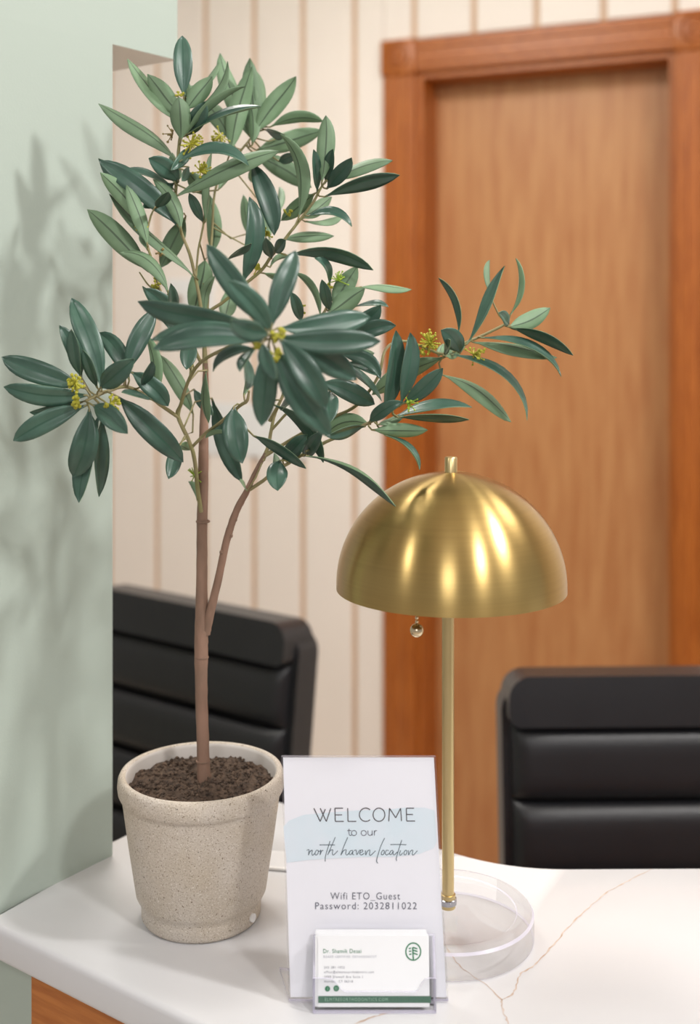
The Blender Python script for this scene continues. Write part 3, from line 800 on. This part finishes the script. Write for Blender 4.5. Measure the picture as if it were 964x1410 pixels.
def buds(parent, x, y, d, size, n, m=None, dirx=0, diry=-1, r=1.7):
    n = int(n * 1.5); r *= 1.15
    m = m or M_bud
    bm = bmesh.new(); c = px(x, y, d); s = size * k_
    for _ in range(n):
        v = Vector((random.gauss(dirx * .6, .6), random.gauss(0, .6), random.gauss(-diry * .6, .6)))
        v = v.normalized() * s * random.uniform(.4, 1)
        tube_bm(bm, [c, c + v * .6, c + v], [.0006, .0005, .0004], 5)
        ball_bm(bm, c + v, r * k_ * random.uniform(.7, 1.15), 1)
    bm_obj('flower_cluster', bm, m, parent, c)

# --- trunk leader and top cluster
B = branch([(283, 512, 0, 4.5), (281, 470, 4, 3), (276, 419, 2, 2.6), (269, 382, 0, 2.4), (261, 349, -3, 2.3), (249, 317, -6, 2.2), (242, 275, -8, 2.3), (244, 239, -8, 2.4), (247, 196, -8, 2.4), (253, 169, -8, 2.2), (255, 150, -8, 2), (253, 133, -8, 1.4)], GREEN)
leaves(B, -8, [
    (253, 134, 251, 47, 24, 'T', 0, 0, 4), (248, 170, 171, 92, 16, 'U', -4, 6, 16), (250, 158, 206, 107, 25, 'U', 2, 2, 12), (249, 194, 245, 133, 26, 'U', -2, -12, -22),
    (256, 152, 291, 105, 23, 'U', 0, -6, -2), (268, 132, 303, 92, 6, 'U', 2, 12), (258, 162, 324, 94, 9, 'U', -3, -4), (254, 187, 334, 115, 8, 'U', 3, -8), (259, 184, 360, 148, 7, 'T', 6, -8),
    (254, 188, 281, 140, 22, 'T', -3, 3), (243, 222, 137, 153, 18, 'U', -11, 0, 6), (246, 250, 205, 218, 24, 'T', -4, -6), (241, 252, 239, 216, 18, 'U', 0, -10),
    (246, 312, 133, 219, 27, 'T', -8, -14, -20), (241, 262, 168, 231, 8, 'T', -5, -4), (249, 316, 211, 249, 18, 'U', -9, -18), (240, 252, 198, 284, 22, 'T', 0, 10), (268, 382, 145, 289, 12, 'U', -9, -14, -4),
    (256, 298, 223, 366, 25, 'U', 0, 22), (243, 270, 384, 206, 22, 'U', 5, -12, -26), (248, 222, 345, 223, 14, 'T', 15, -16, -30), (258, 236, 284, 268, 20, 'U', 0, 14), (300, 262, 318, 238, 8, 'U', 0, 20),
    (262, 204, 240, 232, 14, 'T', 0, 8), (260, 230, 250, 250, 10, 'T')])
buds(B, 263, 198, -14, 20, 26, None, .5, -.3); buds(B, 276, 236, -18, 15, 20, None, .6, -.3); buds(B, 238, 184, -8, 14, 7, M_budb, -.8, .1); buds(B, 246, 131, -8, 8, 6, None, -.3, -.3)
for x, y, tx, ty_ in ((256, 150, 258, 112), (255, 152, 262, 118)): leaf(B, x, y, tx, ty_, 7, 'U', 0, -14)
# side stem
B = branch([(270, 380, 0, 1.6), (273, 345, 6, 1.5), (277, 325, 8, 1.5), (281, 303, 10, 1.6), (284, 270, 12, 1)], GREEN)
leaves(B, 10, [(280, 307, 261, 267, 13, 'T', 0, -2), (283, 305, 287, 212, 9, 'U', -2, -4, -2), (292, 350, 291, 271, 19, 'U', -3, 50, 56)])
# --- left upper branch
B = branch([(277, 500, 2, 2.6), (262, 470, -8, 2.2), (236, 430, -20, 2), (220, 398, -26, 1.8), (210, 361, -28, 1.8), (202, 330, -30, 1.6), (207, 300, -30, 1.4), (214, 284, -30, 1)], GREEN)
leaves(B, -28, [(198, 322, 128, 222, 22, 'T', -14, 8, 16), (196, 312, 141, 238, 22, 'U', -5, 0), (203, 338, 173, 258, 19, 'U', -4, -6, -2), (204, 374, 119, 288, 28, 'U', -3, 4, 14), (232, 404, 165, 347, 17, 'U', -16, -12, -4),
                (203, 344, 196, 318, 9, 'U'), (216, 286, 232, 262, 14, 'T')])
branch([(220, 398, -26, 1.4), (206, 394, -24, 1.2), (192, 375, -20, 1)], GREEN, B)
buds(B, 214, 392, -28, 10, 9, None, 0, .2); buds(B, 221, 348, -24, 9, 6, M_budb, 0, -.5); buds(B, 193, 310, -30, 11, 8, M_bud, -.2, .2)
# --- leader right (pale leaves low in the crown)
B = branch([(282, 440, 4, 2), (284, 420, 12, 1.8), (280, 390, 18, 1.2)], GREEN)
leaves(B, 14, [(264, 440, 281, 358, 29, 'U', -2, 12, 8), (283, 437, 293, 380, 13, 'U', 6, -8, -4), (310, 440, 318, 398, 22, 'U', 0, 30)])
# --- back upper branch
B = branch([(282, 470, 4, 3), (287, 400, 25, 2.2), (292, 320, 45, 2), (298, 256, 55, 1.8), (325, 216, 65, 1.8), (348, 187, 72, 1.8), (356, 172, 74, 1.2)], GREEN)
leaves(B, 72, [(344, 188, 306, 72, 23, 'U', 5, 6, 14), (349, 190, 345, 83, 25, 'U', -2, 2, 6), (318, 210, 344, 96, 25, 'U', 3, -8, -2), (347, 200, 343, 138, 15, 'U', -4, -12), (358, 180, 353, 97, 15, 'U', -5, 12), (350, 184, 404, 107, 26, 'U', 0, -6, -4),
               (372, 175, 446, 162, 15, 'U', 6, 0), (366, 179, 390, 187, 10, 'T'), (353, 207, 442, 182, 25, 'U', 0, 6, 16), (352, 214, 428, 256, 26, 'U', 2, 10, 18), (384, 222, 410, 214, 13, 'T', 0, 8), (316, 194, 282, 137, 23, 'U', -4, -4), (347, 228, 351, 254, 12, 'U'),
               (340, 322, 337, 270, 13, 'U', 0, 20), (372, 330, 361, 280, 16, 'U', 0, 14), (386, 290, 384, 258, 10, 'U', 0, 10)])
branch([(352, 190, 72, 1.2), (372, 194, 74, 1), (392, 184, 76, .8)], GREEN, B); branch([(352, 182, 72, 1.2), (366, 178, 74, 1)], GREEN, B)
buds(B, 303, 187, 40, 16, 16, None, 0, .3)
leaf(B, 346, 222, 377, 324, 26, 'T', 6, -8, -18)
# --- right middle branch
B = branch([(282, 450, 2, 3), (288, 430, -2, 2.4), (307, 416, -8, 2.3), (335, 393, -14, 2.3), (360, 372, -18, 2.3), (373, 354, -20, 2.2), (398, 322, -20, 2.1), (412, 304, -18, 2), (431, 279, -16, 1.9), (440, 262, -16, 1.8), (449, 248, -16, 1.2)], GREEN)
leaves(B, -18, [(333, 391, 350, 269, 24, 'T', -7, -4, -12), (443, 252, 448, 158, 23, 'U', -3, -8, -10), (448, 252, 459, 205, 13, 'T', 0, 8), (437, 264, 432, 206, 11, 'T', 0, 4), (450, 260, 483, 216, 19, 'T', -2, 4), (457, 250, 541, 222, 15, 'U', 6, 0), (447, 271, 551, 243, 18, 'T', 6, -4),
                (411, 300, 399, 183, 16, 'U', -9, -6, 0), (434, 266, 388, 303, 20, 'U', 0, 10), (416, 301, 456, 274, 18, 'U', 0, 14), (424, 298, 488, 304, 10, 'T', 8, -4), (420, 305, 471, 303, 7, 'U', 0, 20), (390, 330, 457, 328, 14, 'U', 4, 30),
                (374, 356, 366, 330, 14, 'T', 0, -6), (378, 348, 395, 330, 14, 'T'), (312, 359, 345, 342, 6, 'T', 4, -4), (362, 376, 400, 400, 10, 'U', 4, 20), (396, 352, 514, 372, 17, 'T', 15, -12, -8), (372, 368, 396, 351, 6, 'U', 3)])
branch([(398, 322, -18, 1), (402, 318, -24, 1), (411, 300, -24, 1)], GREEN, B)
buds(B, 366, 324, -10, 12, 14, None); buds(B, 353, 372, -16, 10, 8, None); buds(B, 396, 296, 0, 10, 7, None)
# --- right inner branch behind the front cluster
B = branch([(371, 580, -10, 2.4), (388, 548, -15, 2.2), (405, 500, -12, 2.2), (425, 455, -8, 2.2), (445, 432, -8, 2), (454, 412, -8, 1.8), (456, 396, -8, 1)], GREEN)
leaves(B, -8, [(459, 424, 489, 368, 25, 'U', 0, -4, 4), (452, 432, 501, 399, 27, 'U', 0, -8, -4), (494, 396, 563, 402, 9, 'U', 5, 4), (488, 422, 534, 419, 6, 'T', 1, 8), (454, 392, 441, 354, 8, 'T', -4), (441, 436, 411, 374, 9, 'U', -7, -8), (454, 428, 443, 386, 14, 'T', 0, -6), (416, 444, 402, 404, 14, 'T', 0, 4),
                (480, 458, 523, 421, 23, 'T', -3, -2), (484, 464, 541, 449, 21, 'T', 3, -10), (441, 527, 519, 559, 25, 'T', 5, -40, -30), (462, 494, 533, 544, 11, 'T', -2, -34, -20), (470, 489, 523, 520, 18, 'T', 12, -30), (480, 500, 517, 512, 13, 'T', 3, -20), (488, 492, 514, 487, 15, 'U', 0, -10), (455, 538, 452, 576, 24, 'T', 0, -30)])
buds(B, 465, 386, -14, 16, 12, M_budg, .4, -.7, 1.2); buds(B, 414, 425, -10, 10, 8, None); buds(B, 452, 398, -10, 9, 5, None)
# --- front cluster, nearest the lens
B = branch([(277, 705, -4, 3), (272, 672, -8, 3.2), (268, 633, -10, 3), (261, 609, -14, 2.8), (245, 573, -24, 2.8), (249, 557, -32, 2.6), (261, 521, -55, 2.4), (280, 496, -85, 2.3), (320, 476, -150, 2.2), (350, 466, -195, 2.2), (374, 460, -225, 2)], GREEN)
leaves(B, -225, [(366, 452, 281, 335, 30, 'T', -2, 5, 25), (372, 456, 315, 386, 28, 'T', -6, -12, -30), (374, 450, 408, 340, 29, 'T', 2, 2, 12), (382, 452, 515, 436, 32, 'T', -4, 6, 30), (384, 466, 525, 471, 33, 'T', -3, -6, 5), (366, 455, 180, 414, 30, 'T', 3, 12, 45),
                 (362, 460, 201, 452, 26, 'T', 4, 2, 20), (362, 470, 206, 474, 31, 'T', -8, -8, -4), (370, 460, 318, 438, 27, 'T', 6, -18, -62), (370, 474, 361, 586, 31, 'T', 0, -2, 10), (362, 472, 378, 522, 18, 'T', -3, -14), (384, 466, 446, 566, 33, 'T', 8, -14, -22), (378, 478, 455, 605, 38, 'T', -3, -4, -8),
                 (386, 462, 492, 524, 36, 'T', 6, 6, 22), (352, 480, 284, 508, 14, 'T', -6, 16, 40), (340, 492, 341, 533, 13, 'T', 0, 60), (352, 478, 330, 505, 10, 'T', 0, 40)])
buds(B, 386, 459, -236, 10, 12, None, .2, .2, 2.4); buds(B, 379, 488, -236, 9, 8, None, .1, .2, 2.4); buds(B, 357, 476, -236, 7, 5, None, -.2, .2, 2.2); buds(B, 308, 444, -120, 6, 5, None)
leaves(B, -20, [(262, 470, 257, 507, 21, 'T', 0, -20), (266, 570, 221, 489, 19, 'U', -4, 40, 46), (284, 510, 288, 582, 10, 'U', -5, -10), (292, 548, 335, 663, 22, 'T', -3, 44, 40), (267, 536, 291, 572, 14, 'T', 0, 44),
                (248, 613, 231, 659, 19, 'T', 0, -10), (247, 612, 262, 620, 12, 'U', 0, -4), (255, 470, 199, 392, 14, 'T', 4, -4), (240, 440, 240, 396, 12, 'T', 3, -14), (250, 450, 200, 396, 22, 'T', -4, -6)])
# --- bottom left cluster
B = branch([(245, 574, -24, 2.6), (220, 557, -40, 2.4), (211, 550, -46, 2.4), (176, 533, -70, 2.3), (150, 538, -85, 2.4), (132, 545, -95, 2.4), (118, 552, -100, 1.6)], GREEN)
leaves(B, -92, [(140, 536, 97, 406, 29, 'T', -6, 0, 12), (118, 535, 0, 489, 29, 'T', 2, -6, -10), (120, 544, 1, 538, 26, 'T', 3, -8, -16), (120, 558, 15, 608, 27, 'T', -4, -10, -14), (114, 553, 40, 572, 15, 'T', 0, 6), (112, 520, 84, 448, 19, 'T', -4, 4), (112, 520, 99, 453, 15, 'T', 3, -6), (134, 534, 112, 484, 13, 'T', -2, 6),
                 (178, 524, 135, 458, 23, 'T', -8, 16, 26), (138, 534, 182, 497, 27, 'T', 0, -10), (174, 515, 214, 424, 25, 'T', 4, 14, 24), (180, 512, 232, 561, 24, 'T', 5, 18, 22), (212, 549, 201, 462, 14, 'U', -6, 30, 34), (162, 546, 253, 640, 30, 'T', 2, -10, -4), (128, 558, 175, 595, 25, 'T', 3, -18),
                 (123, 562, 99, 661, 33, 'T', 6, -12, -14), (138, 570, 111, 692, 22, 'T', -6, -2, -4), (141, 575, 144, 684, 18, 'T', -6, -2, 0), (208, 550, 168, 543, 8, 'T', -2, 10), (196, 532, 210, 500, 12, 'T', 0, 20)])
buds(B, 104, 527, -110, 13, 22, None, -.3, -.2, 2); buds(B, 152, 556, -116, 14, 28, None, .1, .3, 2); buds(B, 108, 553, -112, 9, 10, None, -.5, 0, 2.4)
leaf(B, 158, 565, 168, 582, 8, 'U', 0, -112)
# --- low centre twig
B = branch([(264, 616, -8, 2.2), (284, 596, -20, 2.2), (303, 582, -32, 2.2), (330, 559, -48, 2.2), (340, 552, -54, 2.2), (343, 538, -58, 1.6)], GREEN)
leaves(B, -46, [(322, 560, 335, 636, 32, 'T', -5, -10), (336, 545, 342, 520, 7, 'U', 0, -4), (349, 600, 420, 647, 13, 'T', 7, -4, 0), (322, 596, 284, 597, 3, 'U', 0, -2)])
# --- second stem and its branches
S = branch([(283, 872, 0, 7.2), (288, 850, -2, 6.6), (300, 800, -6, 5.6), (312, 745, -10, 5.4), (325, 705, -12, 5), (338, 680, -14, 4.4), (352, 650, -14, 3.4), (366, 624, -14, 3)], WOODY)
for y, x in ((738, 318), (760, 305), (716, 324)):
    bm = bmesh.new(); c = px(x, y, -12); ball_bm(bm, c, .0022, 1); bm_obj('knot', bm, M_bark, S, c)
B = branch([(362, 634, -14, 3), (369, 615, -14, 2.6), (374, 590, -12, 2.4), (378, 572, -12, 2.2), (388, 548, -15, 2)], GREEN)
leaves(B, -20, [(376, 557, 448, 636, 15, 'T', 15, -20, -24), (340, 676, 335, 660, 4, 'U'), (385, 562, 402, 552, 10, 'T')])
branch([(374, 592, -12, 2), (392, 572, -20, 1.8), (398, 566, -24, 1.2)], GREEN, B)
B = branch([(364, 628, -14, 2.8), (390, 612, -18, 2.4), (419, 595, -22, 2.4), (452, 577, -26, 2.3), (491, 558, -28, 2.2), (520, 520, -24, 2), (532, 480, -16, 2), (560, 470, -12, 1.8), (612, 488, -10, 2), (641, 472, -8, 2), (660, 464, -6, 2), (689, 450, -4, 1.9), (701, 443, -4, 1.2)], GREEN)
leaves(B, -10, [(612, 492, 511, 543, 24, 'U', -4, 12, 20), (609, 516, 707, 578, 17, 'U', 7, 10, 18), (634, 486, 610, 456, 24, 'T', -4, -8), (613, 490, 637, 479, 16, 'U', 0, -14), (612, 488, 621, 468, 9, 'T', 0, -4), (631, 460, 605, 382, 9, 'T', -13, -2), (643, 474, 686, 365, 12, 'T', -9, -6), (676, 410, 672, 359, 6, 'U', 0, 4),
                 (703, 433, 710, 356, 7, 'U', -9, 4), (700, 450, 756, 427, 22, 'U', -3, -4), (704, 452, 790, 488, 13, 'T', 9, 0), (651, 471, 767, 493, 14, 'U', 4, 2), (663, 465, 783, 507, 9, 'T', 9, -6), (620, 488, 744, 567, 10, 'T', 14, -4), (701, 446, 689, 432, 12, 'T'), (604, 490, 610, 472, 10, 'U')])
buds(B, 592, 472, -14, 19, 30, None, .2, -.2); buds(B, 652, 488, -14, 18, 18, None, .9, 0); buds(B, 583, 484, -14, 10, 10, None, -.2, .3)
B = branch([(344, 674, -14, 2.6), (365, 660, -18, 2.4), (378, 648, -22, 2.3), (394, 640, -26, 2.2), (415, 627, -32, 2.3), (450, 608, -40, 2.2), (485, 594, -44, 2.2), (502, 585, -46, 2.2), (518, 577, -46, 2), (551, 558, -46, 1.6)], GREEN)
leaves(B, -44, [(386, 634, 382, 673, 26, 'T', -3, 8), (378, 652, 381, 630, 9, 'U', 0, 14), (389, 633, 421, 602, 21, 'T', 0, 20), (418, 628, 441, 599, 18, 'T', 0, 14), (422, 628, 543, 698, 7, 'T', 19, -20, -64), (508, 584, 449, 599, 22, 'U', -10, 6), (503, 587, 454, 603, 13, 'T', -3, -4),
                 (512, 592, 587, 590, 18, 'U', -2, -4), (530, 599, 584, 643, 5, 'T', 6, 0), (509, 581, 549, 556, 17, 'T', 4, -6), (545, 574, 651, 557, 12, 'T', 6, 2), (548, 575, 646, 577, 10, 'T', 5, -4), (528, 570, 545, 455, 22, 'T', -6, -6), (551, 558, 564, 458, 21, 'T', -5, -8), (555, 556, 610, 507, 21, 'T', -3, -12), (520, 585, 556, 572, 9, 'U', 0, -6)])
buds(B, 563, 555, -60, 16, 16, M_budg, .5, -.4, 1.4)
# small green sprout on the trunk
buds(trunk, 268, 655, -6, 14, 10, M_budg, -.3, -.5, .9)
leaf(trunk, 272, 690, 264, 664, 6, 'U', 0, -8)
print('leaves', NL[0], 'objects', len(bpy.data.objects))
